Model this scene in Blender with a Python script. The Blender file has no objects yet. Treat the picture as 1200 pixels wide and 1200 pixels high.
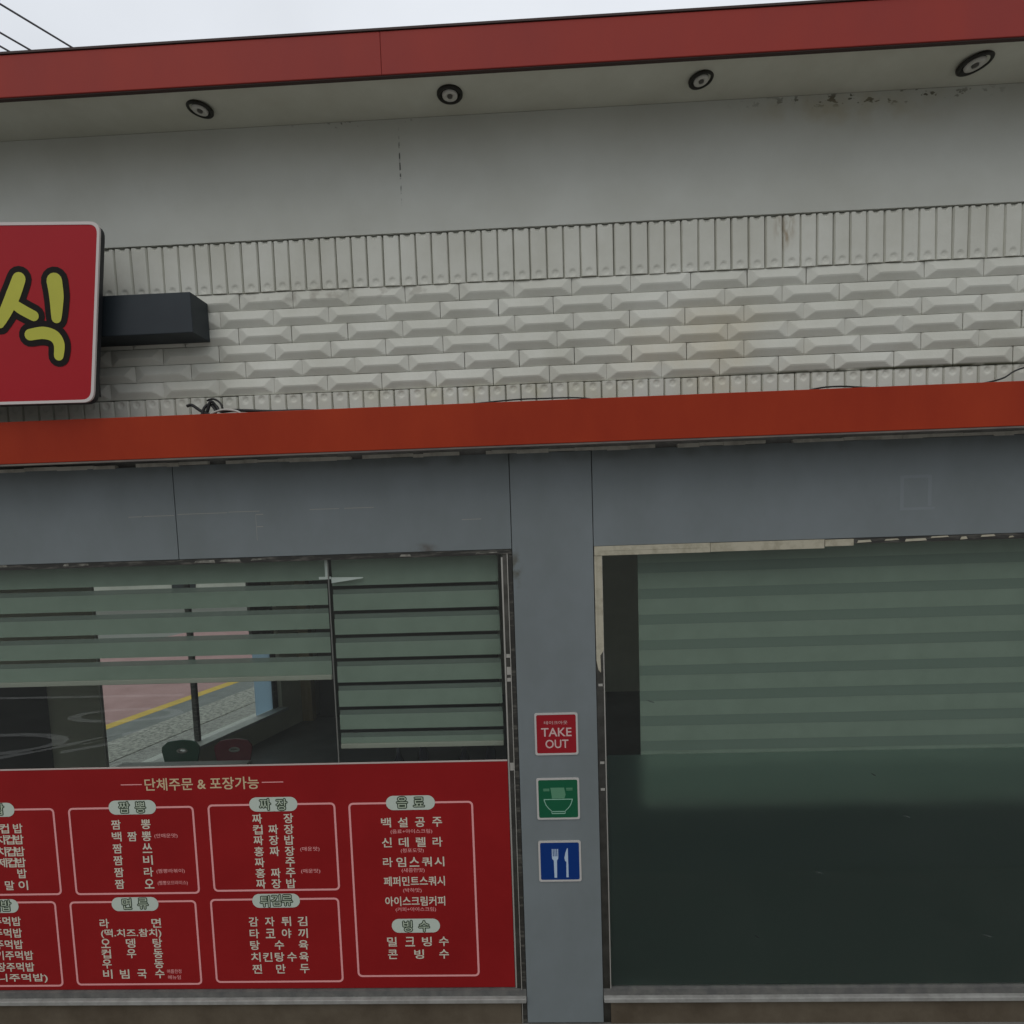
import bpy, bmesh, math, random
import numpy as np
from mathutils import Vector, Matrix

random.seed(7)
rng = np.random.default_rng(7)
R = math.radians
S = bpy.context.scene
C = S.collection

# ------------------------------------------------------------------ camera
cam_d = bpy.data.cameras.new("camera")
cam = bpy.data.objects.new("camera", cam_d)
C.objects.link(cam)
F, PITCH, YAW, ROLL = 720.0, -0.0796432, -0.0363403, -0.0331751
cam_d.sensor_width = 36.0
cam_d.lens = 36.0 * F / 1200.0
cam_d.shift_y = 75.0 / 1200.0
cam_d.clip_end = 2000
cam_d.clip_start = 0.02
# world -> yaw -> pitch -> roll -> camera axes
cy, sy = math.cos(YAW), math.sin(YAW)
cp, sp = math.cos(PITCH), math.sin(PITCH)
cr, sr = math.cos(ROLL), math.sin(ROLL)
Mz = Matrix(((cy, -sy, 0), (sy, cy, 0), (0, 0, 1)))
Mx = Matrix(((1, 0, 0), (0, cp, sp), (0, -sp, cp)))
My = Matrix(((cr, 0, sr), (0, 1, 0), (-sr, 0, cr)))
W = My @ Mx @ Mz                      # rows: right, forward, up
right, fwd, up = Vector(W[0]), Vector(W[1]), Vector(W[2])
rot = Matrix((right, up, -fwd)).transposed()
cam.matrix_world = Matrix.Translation((0, -3.5, 3.05)) @ rot.to_4x4()
S.camera = cam

# ------------------------------------------------------------------ sky, sun, exposure
SUN_EL, SUN_AZ = 52.0, 200.0          # azimuth measured clockwise from +y
w = bpy.data.worlds.new("World")
S.world = w
w.use_nodes = True
nt = w.node_tree
for n in list(nt.nodes):
    nt.nodes.remove(n)
out = nt.nodes.new("ShaderNodeOutputWorld")
bg = nt.nodes.new("ShaderNodeBackground")
bg.inputs["Strength"].default_value = 0.1
sky = nt.nodes.new("ShaderNodeTexSky")
sky.sky_type = 'NISHITA'
sky.sun_disc = False
sky.sun_elevation = R(SUN_EL)
sky.sun_rotation = R(SUN_AZ)
sky.dust_density = 4.0
tc = nt.nodes.new("ShaderNodeTexCoord")
sep = nt.nodes.new("ShaderNodeSeparateXYZ")
nt.links.new(tc.outputs["Generated"], sep.inputs[0])
ramp = nt.nodes.new("ShaderNodeValToRGB")   # overcast cloud layer: brighter overhead than at the horizon
ramp.color_ramp.elements[0].position = 0.0
ramp.color_ramp.elements[0].color = (0.34, 0.35, 0.36, 1)
em = ramp.color_ramp.elements.new(0.55)
em.color = (0.86, 0.90, 0.96, 1)
ramp.color_ramp.elements[2].position = 1.0
ramp.color_ramp.elements[2].color = (1.0, 1.03, 1.07, 1)
nt.links.new(sep.outputs[2], ramp.inputs[0])
noi = nt.nodes.new("ShaderNodeTexNoise")
noi.inputs["Scale"].default_value = 2.6
noi.inputs["Detail"].default_value = 5
nt.links.new(tc.outputs["Generated"], noi.inputs["Vector"])
mr = nt.nodes.new("ShaderNodeMapRange")
mr.inputs[1].default_value = 0.3
mr.inputs[2].default_value = 0.7
mr.inputs[3].default_value = 11.6
mr.inputs[4].default_value = 13.4
nt.links.new(noi.outputs[0], mr.inputs[0])
vm = nt.nodes.new("ShaderNodeVectorMath")
vm.operation = 'SCALE'
nt.links.new(ramp.outputs[0], vm.inputs[0])
nt.links.new(mr.outputs[0], vm.inputs[3])
mix = nt.nodes.new("ShaderNodeMixRGB")
mix.inputs[0].default_value = 0.93
nt.links.new(sky.outputs[0], mix.inputs[1])
nt.links.new(vm.outputs[0], mix.inputs[2])
nt.links.new(mix.outputs[0], bg.inputs[0])
nt.links.new(bg.outputs[0], out.inputs[0])

sl = bpy.data.lights.new("sun", 'SUN')
sl.energy = 0.5
sl.angle = R(30)
sl.color = (1.0, 0.97, 0.92)
so = bpy.data.objects.new("sun", sl)
C.objects.link(so)
az, el = R(SUN_AZ), R(SUN_EL)
to_sun = Vector((math.sin(az) * math.cos(el), math.cos(az) * math.cos(el), math.sin(el)))
so.rotation_euler = to_sun.to_track_quat('Z', 'Y').to_euler()
so.location = (0, -10, 20)

S.view_settings.view_transform = 'Standard'
S.view_settings.look = 'None'
S.view_settings.exposure = -0.40
S.view_settings.gamma = 1.0
S.view_settings.use_curve_mapping = False
S.cycles.use_denoising = True
S.cycles.max_bounces = 10
S.cycles.transparent_max_bounces = 24
S.cycles.transmission_bounces = 10

# ------------------------------------------------------------------ materials
def mat(name, col, rough=0.6, col2=None, nscale=3.0, amt=1.0, bump=0.0, bscale=60.0, metal=0.0, spec=0.4,
        stretch=(1, 1, 1), lo=0.35, hi=0.68):
    m = bpy.data.materials.new(name)
    m.use_nodes = True
    t = m.node_tree
    b = t.nodes["Principled BSDF"]
    b.inputs["Base Color"].default_value = (*col, 1)
    b.inputs["Roughness"].default_value = rough
    b.inputs["Metallic"].default_value = metal
    b.inputs["Specular IOR Level"].default_value = spec
    tcn = t.nodes.new("ShaderNodeTexCoord")
    mp = t.nodes.new("ShaderNodeMapping")
    mp.inputs["Scale"].default_value = stretch
    t.links.new(tcn.outputs["Object"], mp.inputs[0])
    if col2 is not None:
        n = t.nodes.new("ShaderNodeTexNoise")
        n.inputs["Scale"].default_value = nscale
        n.inputs["Detail"].default_value = 8
        n.inputs["Roughness"].default_value = 0.62
        t.links.new(mp.outputs[0], n.inputs["Vector"])
        r = t.nodes.new("ShaderNodeMapRange")
        r.inputs[1].default_value = lo
        r.inputs[2].default_value = hi
        r.inputs[4].default_value = amt
        t.links.new(n.outputs[0], r.inputs[0])
        x = t.nodes.new("ShaderNodeMixRGB")
        x.name = "mixA"
        x.inputs[1].default_value = (*col, 1)
        x.inputs[2].default_value = (*col2, 1)
        t.links.new(r.outputs[0], x.inputs[0])
        t.links.new(x.outputs[0], b.inputs["Base Color"])
        r2 = t.nodes.new("ShaderNodeMapRange")
        r2.inputs[3].default_value = rough * 0.85
        r2.inputs[4].default_value = min(1, rough * 1.2)
        t.links.new(n.outputs[0], r2.inputs[0])
        t.links.new(r2.outputs[0], b.inputs["Roughness"])
    if bump:
        n2 = t.nodes.new("ShaderNodeTexNoise")
        n2.inputs["Scale"].default_value = bscale
        n2.inputs["Detail"].default_value = 6
        t.links.new(mp.outputs[0], n2.inputs["Vector"])
        bp = t.nodes.new("ShaderNodeBump")
        bp.inputs["Strength"].default_value = bump
        bp.inputs["Distance"].default_value = 0.004
        t.links.new(n2.outputs[0], bp.inputs["Height"])
        t.links.new(bp.outputs[0], b.inputs["Normal"])
    return m


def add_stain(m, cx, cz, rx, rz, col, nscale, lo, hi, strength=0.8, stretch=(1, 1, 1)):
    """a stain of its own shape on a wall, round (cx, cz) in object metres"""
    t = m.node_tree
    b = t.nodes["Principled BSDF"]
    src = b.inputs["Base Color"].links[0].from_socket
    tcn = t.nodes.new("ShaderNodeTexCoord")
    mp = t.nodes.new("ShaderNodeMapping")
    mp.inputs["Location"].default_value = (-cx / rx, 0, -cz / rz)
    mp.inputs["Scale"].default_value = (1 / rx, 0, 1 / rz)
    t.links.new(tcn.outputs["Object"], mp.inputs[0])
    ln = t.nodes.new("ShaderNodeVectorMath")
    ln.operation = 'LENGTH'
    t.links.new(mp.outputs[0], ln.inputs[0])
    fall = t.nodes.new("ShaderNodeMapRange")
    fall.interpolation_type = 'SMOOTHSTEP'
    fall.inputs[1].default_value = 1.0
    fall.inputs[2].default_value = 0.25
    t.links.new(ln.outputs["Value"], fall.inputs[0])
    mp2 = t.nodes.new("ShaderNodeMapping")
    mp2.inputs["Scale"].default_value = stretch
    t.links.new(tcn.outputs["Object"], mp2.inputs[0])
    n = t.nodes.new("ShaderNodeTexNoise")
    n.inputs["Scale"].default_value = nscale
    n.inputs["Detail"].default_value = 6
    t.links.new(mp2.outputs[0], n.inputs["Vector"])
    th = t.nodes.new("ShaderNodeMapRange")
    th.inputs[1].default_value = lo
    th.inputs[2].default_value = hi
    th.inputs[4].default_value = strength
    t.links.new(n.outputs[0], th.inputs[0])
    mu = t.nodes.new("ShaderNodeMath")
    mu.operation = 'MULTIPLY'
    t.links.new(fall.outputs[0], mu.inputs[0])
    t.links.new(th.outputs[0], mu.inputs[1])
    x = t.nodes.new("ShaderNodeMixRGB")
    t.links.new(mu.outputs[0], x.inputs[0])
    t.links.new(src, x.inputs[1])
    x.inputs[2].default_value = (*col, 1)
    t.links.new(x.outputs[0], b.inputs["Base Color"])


def glass_mat(name, tint):
    m = bpy.data.materials.new(name)
    m.use_nodes = True
    t = m.node_tree
    for n in list(t.nodes):
        t.nodes.remove(n)
    o = t.nodes.new("ShaderNodeOutputMaterial")
    tr = t.nodes.new("ShaderNodeBsdfTransparent")
    tr.inputs[0].default_value = (*tint, 1)
    gl = t.nodes.new("ShaderNodeBsdfGlossy")
    gl.inputs["Roughness"].default_value = 0.0
    geo = t.nodes.new("ShaderNodeNewGeometry")
    ior = t.nodes.new("ShaderNodeMapRange")
    ior.inputs[3].default_value = 1.52
    ior.inputs[4].default_value = 1 / 1.52
    t.links.new(geo.outputs["Backfacing"], ior.inputs[0])
    fr = t.nodes.new("ShaderNodeFresnel")
    t.links.new(ior.outputs[0], fr.inputs["IOR"])
    mx = t.nodes.new("ShaderNodeMixShader")
    t.links.new(fr.outputs[0], mx.inputs[0])
    t.links.new(tr.outputs[0], mx.inputs[1])
    t.links.new(gl.outputs[0], mx.inputs[2])
    t.links.new(mx.outputs[0], o.inputs[0])
    return m


def frost_mat(name, col, rough):
    m = bpy.data.materials.new(name)
    m.use_nodes = True
    t = m.node_tree
    for n in list(t.nodes):
        t.nodes.remove(n)
    o = t.nodes.new("ShaderNodeOutputMaterial")
    rf = t.nodes.new("ShaderNodeBsdfRefraction")
    rf.inputs["Color"].default_value = (*col, 1)
    rf.inputs["Roughness"].default_value = rough
    rf.inputs["IOR"].default_value = 1.5
    df = t.nodes.new("ShaderNodeBsdfDiffuse")
    df.inputs[0].default_value = (0.22, 0.38, 0.34, 1)
    mx = t.nodes.new("ShaderNodeMixShader")
    mx.inputs[0].default_value = 0.055
    t.links.new(rf.outputs[0], mx.inputs[1])
    t.links.new(df.outputs[0], mx.inputs[2])
    t.links.new(mx.outputs[0], o.inputs[0])
    return m


def sheer_mat(name, col, alpha):
    m = bpy.data.materials.new(name)
    m.use_nodes = True
    t = m.node_tree
    for n in list(t.nodes):
        t.nodes.remove(n)
    o = t.nodes.new("ShaderNodeOutputMaterial")
    tr = t.nodes.new("ShaderNodeBsdfTransparent")
    df = t.nodes.new("ShaderNodeBsdfDiffuse")
    df.inputs[0].default_value = (*col, 1)
    mx = t.nodes.new("ShaderNodeMixShader")
    mx.inputs[0].default_value = alpha
    t.links.new(tr.outputs[0], mx.inputs[1])
    t.links.new(df.outputs[0], mx.inputs[2])
    t.links.new(mx.outputs[0], o.inputs[0])
    return m


M = {}
M['plaster'] = mat("painted_plaster", (0.56, 0.57, 0.52), 0.75, (0.49, 0.495, 0.44), 1.4, bump=0.12, bscale=25)
add_stain(M['plaster'], 1.85, 5.235, 0.85, 0.055, (0.05, 0.045, 0.025), 24, 0.59, 0.63, 0.9, (1, 1, 1.4))
add_stain(M['plaster'], 1.75, 5.20, 0.75, 0.16, (0.42, 0.37, 0.25), 7, 0.42, 0.68, 0.55)
add_stain(M['plaster'], -0.66, 5.02, 0.006, 0.25, (0.05, 0.05, 0.045), 46, 0.44, 0.56, 0.95)
add_stain(M['plaster'], -0.9, 5.25, 0.5, 0.03, (0.10, 0.09, 0.07), 40, 0.60, 0.68, 0.8)
M['soffit'] = mat("soffit_paint", (0.68, 0.68, 0.58), 0.7, (0.58, 0.57, 0.47), 2.0, bump=0.08, bscale=20)
M['brick'] = mat("white_painted_brick", (0.66, 0.66, 0.59), 0.55, (0.55, 0.545, 0.47), 2.2, bump=0.25, bscale=70, spec=0.35)
add_stain(M['brick'], 1.0, 3.95, 0.75, 0.42, (0.60, 0.52, 0.36), 2.5, 0.38, 0.66, 0.55)
add_stain(M['brick'], 1.40, 4.60, 0.075, 0.14, (0.28, 0.20, 0.11), 22, 0.42, 0.66, 0.85, (1.6, 1, 0.5))
add_stain(M['brick'], -0.1, 3.78, 1.6, 0.12, (0.50, 0.48, 0.33), 5, 0.45, 0.7, 0.6)
add_stain(M['brick'], -1.0, 4.37, 0.9, 0.05, (0.33, 0.31, 0.26), 16, 0.52, 0.66, 0.7)
add_stain(M['brick'], 2.1, 3.842, 1.6, 0.016, (0.06, 0.06, 0.03), 9, 0.30, 0.5, 0.95)
M['mortar'] = mat("old_mortar", (0.17, 0.165, 0.15), 0.9, (0.10, 0.095, 0.085), 14)
M['red_hi'] = mat("faded_red_panel", (0.36, 0.044, 0.030), 0.5, (0.30, 0.043, 0.036), 1.1, spec=0.16, stretch=(1.5, 1, 0.6))
M['red_lo'] = mat("orange_red_panel", (0.39, 0.043, 0.013), 0.45, (0.30, 0.028, 0.010), 1.1, spec=0.13, stretch=(1.2, 1, 0.6))
M['dark_trim'] = mat("dark_drip_trim", (0.05, 0.025, 0.02), 0.6)
M['band_under'] = mat("band_underside", (0.13, 0.11, 0.10), 0.7, (0.2, 0.17, 0.14), 6)
M['panel'] = mat("grey_blue_panel", (0.192, 0.217, 0.224), 0.45, (0.160, 0.182, 0.182), 2.2, spec=0.4, bump=0.12, bscale=2.2, stretch=(1, 1, 0.7))
add_stain(M['panel'], -0.105, 2.80, 0.05, 0.18, (0.09, 0.085, 0.06), 18, 0.42, 0.62, 0.8)
add_stain(M['panel'], -0.62, 2.94, 0.10, 0.045, (0.09, 0.075, 0.06), 14, 0.40, 0.62, 0.7)
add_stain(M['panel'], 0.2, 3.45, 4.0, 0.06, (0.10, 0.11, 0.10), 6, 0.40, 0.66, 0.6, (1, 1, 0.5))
M['gap'] = mat("dark_joint", (0.02, 0.02, 0.02), 0.8)
M['caulk'] = mat("flaking_sealant", (0.58, 0.55, 0.48), 0.8, (0.34, 0.31, 0.26), 9, lo=0.45, hi=0.7)
M['cream'] = mat("cream_film_on_frame", (0.47, 0.435, 0.33), 0.6, (0.30, 0.27, 0.19), 18, lo=0.45, hi=0.75)
M['scrap'] = mat("grey_film_scrap", (0.27, 0.26, 0.22), 0.6, (0.07, 0.068, 0.055), 22, lo=0.42, hi=0.6)
M['steel'] = mat("polished_steel_frame", (0.20, 0.195, 0.18), 0.22, (0.10, 0.097, 0.088), 9, metal=1.0)
M['dark_frame'] = mat("dark_bronze_frame", (0.030, 0.029, 0.025), 0.35, (0.12, 0.113, 0.095), 11, stretch=(1, 1, 5), lo=0.5, hi=0.7)
M['edge'] = mat("bright_steel_edge", (0.55, 0.53, 0.48), 0.35, metal=0.6)
M['alu'] = mat("aluminium_sill", (0.36, 0.355, 0.33), 0.5, (0.24, 0.235, 0.215), 12, metal=0.1)
M['sill_stone'] = mat("pale_sill_stone", (0.62, 0.62, 0.57), 0.5, (0.52, 0.52, 0.47), 8)
M['rail'] = mat("grey_bottom_rail", (0.10, 0.10, 0.095), 0.6, (0.16, 0.155, 0.14), 16)
M['concrete'] = mat("stained_concrete", (0.125, 0.10, 0.068), 0.85, (0.08, 0.06, 0.038), 3.5, bump=0.5, bscale=30)
M['glass'] = glass_mat("tinted_glass", (0.92, 0.95, 0.935))
M['frost'] = frost_mat("frosted_film", (0.92, 0.96, 0.94), 0.75)
M['silicone'] = mat("silicone_joint", (0.16, 0.16, 0.145), 0.5)
M['blind'] = mat("blind_fabric", (0.245, 0.295, 0.238), 0.85, (0.215, 0.26, 0.208), 5, bump=0.1, bscale=200)
M['sheer'] = sheer_mat("sheer_fabric", (0.20, 0.23, 0.20), 0.72)
M['sheer_b'] = sheer_mat("sheer_fabric_dense", (0.195, 0.24, 0.20), 0.93)
M['bracket'] = mat("white_bracket", (0.78, 0.78, 0.75), 0.5)
M['rail_b'] = mat("blind_rail", (0.36, 0.35, 0.29), 0.5)
M['menu_red'] = mat("menu_red_film", (0.29, 0.012, 0.013), 0.5, (0.24, 0.009, 0.010), 1.5, spec=0.14)
M['menu_edge'] = mat("film_cut_edge", (0.50, 0.42, 0.38), 0.6)
M['pink'] = mat("pink_line", (0.78, 0.34, 0.33), 0.6)
M['ink'] = mat("pale_lettering", (0.62, 0.60, 0.48), 0.6)
M['hdr'] = mat("cream_lettering", (0.58, 0.45, 0.27), 0.6)
M['note'] = mat("pink_lettering", (0.85, 0.38, 0.36), 0.6)
M['pill'] = mat("pale_green_label", (0.52, 0.58, 0.50), 0.6)
M['pill_ink'] = mat("dark_green_lettering", (0.035, 0.055, 0.03), 0.6)
M['pill_fill'] = mat("light_lettering_core", (0.46, 0.52, 0.40), 0.6)
M['sign_red'] = mat("sign_red_face", (0.40, 0.011, 0.018), 0.4, (0.36, 0.010, 0.016), 0.8, spec=0.2)
M['sign_border'] = mat("sign_white_border", (0.62, 0.56, 0.53), 0.5)
M['sign_body'] = mat("sign_dark_body", (0.02, 0.021, 0.024), 0.4)
M['sign_yellow'] = mat("sign_yellow_letter", (0.52, 0.51, 0.05), 0.5, (0.46, 0.45, 0.05), 3)
M['sign_black'] = mat("sign_black_outline", (0.010, 0.007, 0.006), 0.6, spec=0.15)
M['arm'] = mat("dark_grey_arm", (0.024, 0.032, 0.038), 0.55, (0.02, 0.026, 0.032), 3)
M['white_mark'] = mat("sticker_white", (0.50, 0.48, 0.45), 0.5)
M['st_red'] = mat("sticker_red", (0.30, 0.013, 0.02), 0.5, spec=0.15)
M['st_green'] = mat("sticker_green", (0.010, 0.105, 0.048), 0.5, spec=0.15)
M['st_blue'] = mat("sticker_blue", (0.006, 0.036, 0.185), 0.5, spec=0.12)
M['st_pale'] = mat("sticker_pale_green", (0.28, 0.50, 0.38), 0.5)
M['st_mid'] = mat("sticker_mid_green", (0.10, 0.26, 0.15), 0.5)
M['st_sky'] = mat("sticker_pale_blue", (0.45, 0.56, 0.68), 0.5)
M['black'] = mat("black_cable", (0.012, 0.012, 0.012), 0.5)
M['wire'] = mat("grey_wire", (0.10, 0.10, 0.11), 0.6)
M['pale_wire'] = mat("pale_wire", (0.5, 0.48, 0.44), 0.5)
M['lamp_ring'] = mat("black_lamp_ring", (0.016, 0.015, 0.010), 0.35)
M['lamp_ref'] = mat("lamp_reflector", (0.62, 0.60, 0.54), 0.35)
M['lamp_core'] = mat("lamp_bulb", (0.10, 0.095, 0.08), 0.3)
M['floor'] = mat("dark_floor_tile", (0.12, 0.125, 0.12), 0.3, (0.09, 0.095, 0.09), 3)
M['in_wall'] = mat("inner_wall_paint", (0.66, 0.65, 0.50), 0.8, (0.58, 0.57, 0.43), 2)
M['in_dark'] = mat("inner_dark_panel", (0.045, 0.045, 0.038), 0.6)
M['ceiling'] = mat("inner_ceiling", (0.75, 0.75, 0.72), 0.9)
M['wood'] = mat("wood_post", (0.42, 0.32, 0.17), 0.5, (0.34, 0.25, 0.12), 4, stretch=(6, 6, 0.6))
M['blue_pane'] = mat("pale_blue_panel", (0.30, 0.40, 0.46), 0.4)
M['blue_pane'].node_tree.nodes["Principled BSDF"].inputs["Transmission Weight"].default_value = 0.0
_t = M['blue_pane'].node_tree          # frosted pane: passes daylight diffusely
_tl = _t.nodes.new("ShaderNodeBsdfTranslucent")
_tl.inputs[0].default_value = (0.62, 0.76, 0.84, 1)
_mx = _t.nodes.new("ShaderNodeMixShader")
_mx.inputs[0].default_value = 0.75
_o = [n for n in _t.nodes if n.type == 'OUTPUT_MATERIAL'][0]
_t.links.new(_t.nodes["Principled BSDF"].outputs[0], _mx.inputs[1])
_t.links.new(_tl.outputs[0], _mx.inputs[2])
_t.links.new(_mx.outputs[0], _o.inputs[0])
M['chair_g'] = mat("green_plastic", (0.035, 0.15, 0.085), 0.4)
M['chair_r'] = mat("red_plastic", (0.27, 0.035, 0.05), 0.4)
M['table'] = mat("pale_table_top", (0.50, 0.48, 0.42), 0.45)
M['metal_leg'] = mat("chair_leg_metal", (0.3, 0.3, 0.3), 0.35, metal=0.9)
M['ground'] = mat("far_ground", (0.22, 0.215, 0.195), 0.9, (0.17, 0.165, 0.15), 0.3)
M['asphalt'] = mat("asphalt", (0.20, 0.20, 0.19), 0.9, (0.15, 0.15, 0.145), 1.2, bump=0.5, bscale=120)
M['paving'] = mat("concrete_paving", (0.21, 0.205, 0.185), 0.85, (0.16, 0.155, 0.14), 3, bump=0.4, bscale=40)
M['red_road'] = mat("red_road_coating", (0.40, 0.235, 0.23), 0.85, (0.33, 0.185, 0.18), 1.6, bump=0.3, bscale=90)
M['gutter'] = mat("grey_gutter", (0.20, 0.205, 0.20), 0.85, (0.15, 0.155, 0.15), 2.5)
M['granite'] = mat("granite_paving", (0.40, 0.39, 0.35), 0.85, (0.17, 0.165, 0.15), 16, lo=0.40, hi=0.62, bump=0.3, bscale=60)
M['granite2'] = mat("granite_edging", (0.34, 0.335, 0.31), 0.85, (0.18, 0.17, 0.16), 22, lo=0.42, hi=0.66)
M['yellow'] = mat("yellow_road_paint", (0.62, 0.41, 0.06), 0.7, (0.50, 0.34, 0.07), 6)
M['road_white'] = mat("white_road_paint", (0.72, 0.72, 0.70), 0.7, (0.55, 0.55, 0.53), 6)
M['house'] = mat("house_render", (0.62, 0.60, 0.54), 0.8, (0.52, 0.50, 0.44), 1.5)
M['house_roof'] = mat("house_roof", (0.12, 0.11, 0.10), 0.7)
M['house_dark'] = mat("house_window", (0.03, 0.035, 0.04), 0.2)
M['outlet'] = mat("bottle_glass", (0.03, 0.035, 0.05), 0.2)

# ------------------------------------------------------------------ mesh helpers
class MB:
    def __init__(self):
        self.v, self.f, self.s = [], [], []

    def add(self, vs, fs, smooth=False):
        o = len(self.v)
        self.v += [tuple(p) for p in vs]
        self.f += [tuple(i + o for i in f) for f in fs]
        self.s += [smooth] * len(fs)

    def box(self, x0, x1, y0, y1, z0, z1):
        vs = [(x0, y0, z0), (x1, y0, z0), (x1, y1, z0), (x0, y1, z0), (x0, y0, z1), (x1, y0, z1), (x1, y1, z1), (x0, y1, z1)]
        self.add(vs, [(0, 3, 2, 1), (4, 5, 6, 7), (0, 1, 5, 4), (1, 2, 6, 5), (2, 3, 7, 6), (3, 0, 4, 7)])

    def prism(self, poly, y0, y1):
        """poly in (x, z), counter-clockwise seen from -y; front at y0"""
        n = len(poly)
        vs = [(x, y0, z) for x, z in poly] + [(x, y1, z) for x, z in poly]
        fs = [tuple(range(n)), tuple(reversed(range(n, 2 * n)))]
        fs += [((i + 1) % n, i, i + n, (i + 1) % n + n) for i in range(n)]
        self.add(vs, fs)

    def slab(self, poly, z0, z1):
        """poly in (x, y), counter-clockwise from above"""
        n = len(poly)
        vs = [(x, y, z1) for x, y in poly] + [(x, y, z0) for x, y in poly]
        fs = [tuple(range(n)), tuple(reversed(range(n, 2 * n)))]
        fs += [((i + 1) % n, i, i + n, (i + 1) % n + n) for i in range(n)]
        self.add(vs, fs)

    def ring(self, outer, inner, y0, y1):
        """frame between two equal-length loops in (x, z)"""
        n = len(outer)
        vs = [(x, y0, z) for x, z in outer] + [(x, y0, z) for x, z in inner] + [(x, y1, z) for x, z in outer] + [(x, y1, z) for x, z in inner]
        fs = []
        for i in range(n):
            j = (i + 1) % n
            fs += [(i, j, j + n, i + n), (j, i, i + 2 * n, j + 2 * n), (i + n, j + n, j + 3 * n, i + 3 * n), (j + 2 * n, i + 2 * n, i + 3 * n, j + 3 * n)]
        self.add(vs, fs)

    def tube(self, pts, r, seg=8, smooth=True):
        pts = [Vector(p) for p in pts]
        rs = r if isinstance(r, (list, tuple)) else [r] * len(pts)
        vs, fs = [], []
        prev = None
        for i, p in enumerate(pts):
            d = (pts[min(i + 1, len(pts) - 1)] - pts[max(i - 1, 0)]).normalized()
            if prev is None:
                a = Vector((0, 0, 1)) if abs(d.z) < 0.9 else Vector((1, 0, 0))
                n = d.cross(a).normalized()
            else:
                n = (prev - d * prev.dot(d)).normalized()
            prev = n
            b = d.cross(n)
            for k in range(seg):
                t = 2 * math.pi * k / seg
                vs.append(p + (n * math.cos(t) + b * math.sin(t)) * rs[i])
        for i in range(len(pts) - 1):
            for k in range(seg):
                k2 = (k + 1) % seg
                fs.append((i * seg + k, i * seg + k2, (i + 1) * seg + k2, (i + 1) * seg + k))
        fs += [tuple(reversed(range(seg))), tuple(range((len(pts) - 1) * seg, len(pts) * seg))]
        self.add(vs, fs, smooth)

    def lathe(self, prof, seg=28, mtx=Matrix.Identity(4), smooth=True):
        vs, fs = [], []
        n = len(prof)
        for k in range(seg):
            t = 2 * math.pi * k / seg
            for r_, z in prof:
                vs.append(mtx @ Vector((r_ * math.cos(t), r_ * math.sin(t), z)))
        for k in range(seg):
            k2 = (k + 1) % seg
            for i in range(n - 1):
                fs.append((k * n + i, k2 * n + i, k2 * n + i + 1, k * n + i + 1))
        self.add(vs, fs, smooth)

    def build(self, name, m, parent=None, loc=(0, 0, 0), bevel=0.0):
        me = bpy.data.meshes.new(name)
        me.from_pydata(self.v, [], self.f)
        me.polygons.foreach_set("use_smooth", self.s)
        if isinstance(m, str):
            m = M[m]
        me.materials.append(m)
        me.validate()
        me.update()
        o = bpy.data.objects.new(name, me)
        C.objects.link(o)
        o.location = loc
        if parent is not None:
            o.parent = parent
        if bevel:
            b = o.modifiers.new("bevel", 'BEVEL')
            b.width = bevel
            b.segments = 2
            b.limit_method = 'ANGLE'
        return o


def tag(o, label=None, cat=None, group=None, kind=None):
    if label: o["label"] = label
    if cat: o["category"] = cat
    if group: o["group"] = group
    if kind: o["kind"] = kind
    return o


def empty(name, loc=(0, 0, 0)):
    o = bpy.data.objects.new(name, None)
    C.objects.link(o)
    o.location = loc
    o.empty_display_size = 0.1
    return o


def bx(name, m, parent, *dims, bevel=0.0):
    b = MB()
    b.box(*dims)
    return b.build(name, m, parent, bevel=bevel)


def rrect(x0, x1, z0, z1, r, n=5):
    pts = []
    for cx, cz, a0 in ((x1 - r, z0 + r, -90), (x1 - r, z1 - r, 0), (x0 + r, z1 - r, 90), (x0 + r, z0 + r, 180)):
        for k in range(n + 1):
            a = R(a0 + 90 * k / n)
            pts.append((cx + r * math.cos(a), cz + r * math.sin(a)))
    return pts


# lettering: outlines of Blender's built-in font turned into flat mesh faces
_glyph = {}
_fc = bpy.data.curves.new("lettering_source", 'FONT')
_fo = bpy.data.objects.new("lettering_source", _fc)
C.objects.link(_fo)


def glyphs(s, bold):
    key = (s, bold)
    if key not in _glyph:
        _fc.body = s
        _fc.size = 1.0
        _fc.offset = bold
        _fc.resolution_u = 3
        dg = bpy.context.evaluated_depsgraph_get()
        dg.update()
        me = bpy.data.meshes.new_from_object(_fo.evaluated_get(dg))
        vs = [(v.co.x, v.co.y) for v in me.vertices]
        fs = [tuple(p.vertices) for p in me.polygons]
        bpy.data.meshes.remove(me)
        _glyph[key] = (vs, fs)
    return _glyph[key]


def text(mb, s, x, z, size, y, bold=0.0, width=None, sx=1.0, em=None):
    """centre the string s on (x, z); size = height of the ink; width squeezes the ink to that width"""
    vs, fs = glyphs(s, bold)
    if not vs:
        return
    xs = [p[0] for p in vs]
    zs = [p[1] for p in vs]
    cx, cz = (min(xs) + max(xs)) / 2, (min(zs) + max(zs)) / 2
    k = size / max(0.3, (max(zs) - min(zs)))
    if em:
        k = em
    kx = k * sx if width is None else width / max(1e-6, max(xs) - min(xs))
    pts = [(x + (a - cx) * kx, y, z + (b - cz) * k) for a, b in vs]
    # make every face look towards -y
    out_f = []
    for f in fs:
        a, b, c = (Vector(pts[i]) for i in f[:3])
        out_f.append(f if (b - a).cross(c - a).y < 0 else tuple(reversed(f)))
    mb.add(pts, out_f)


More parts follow.
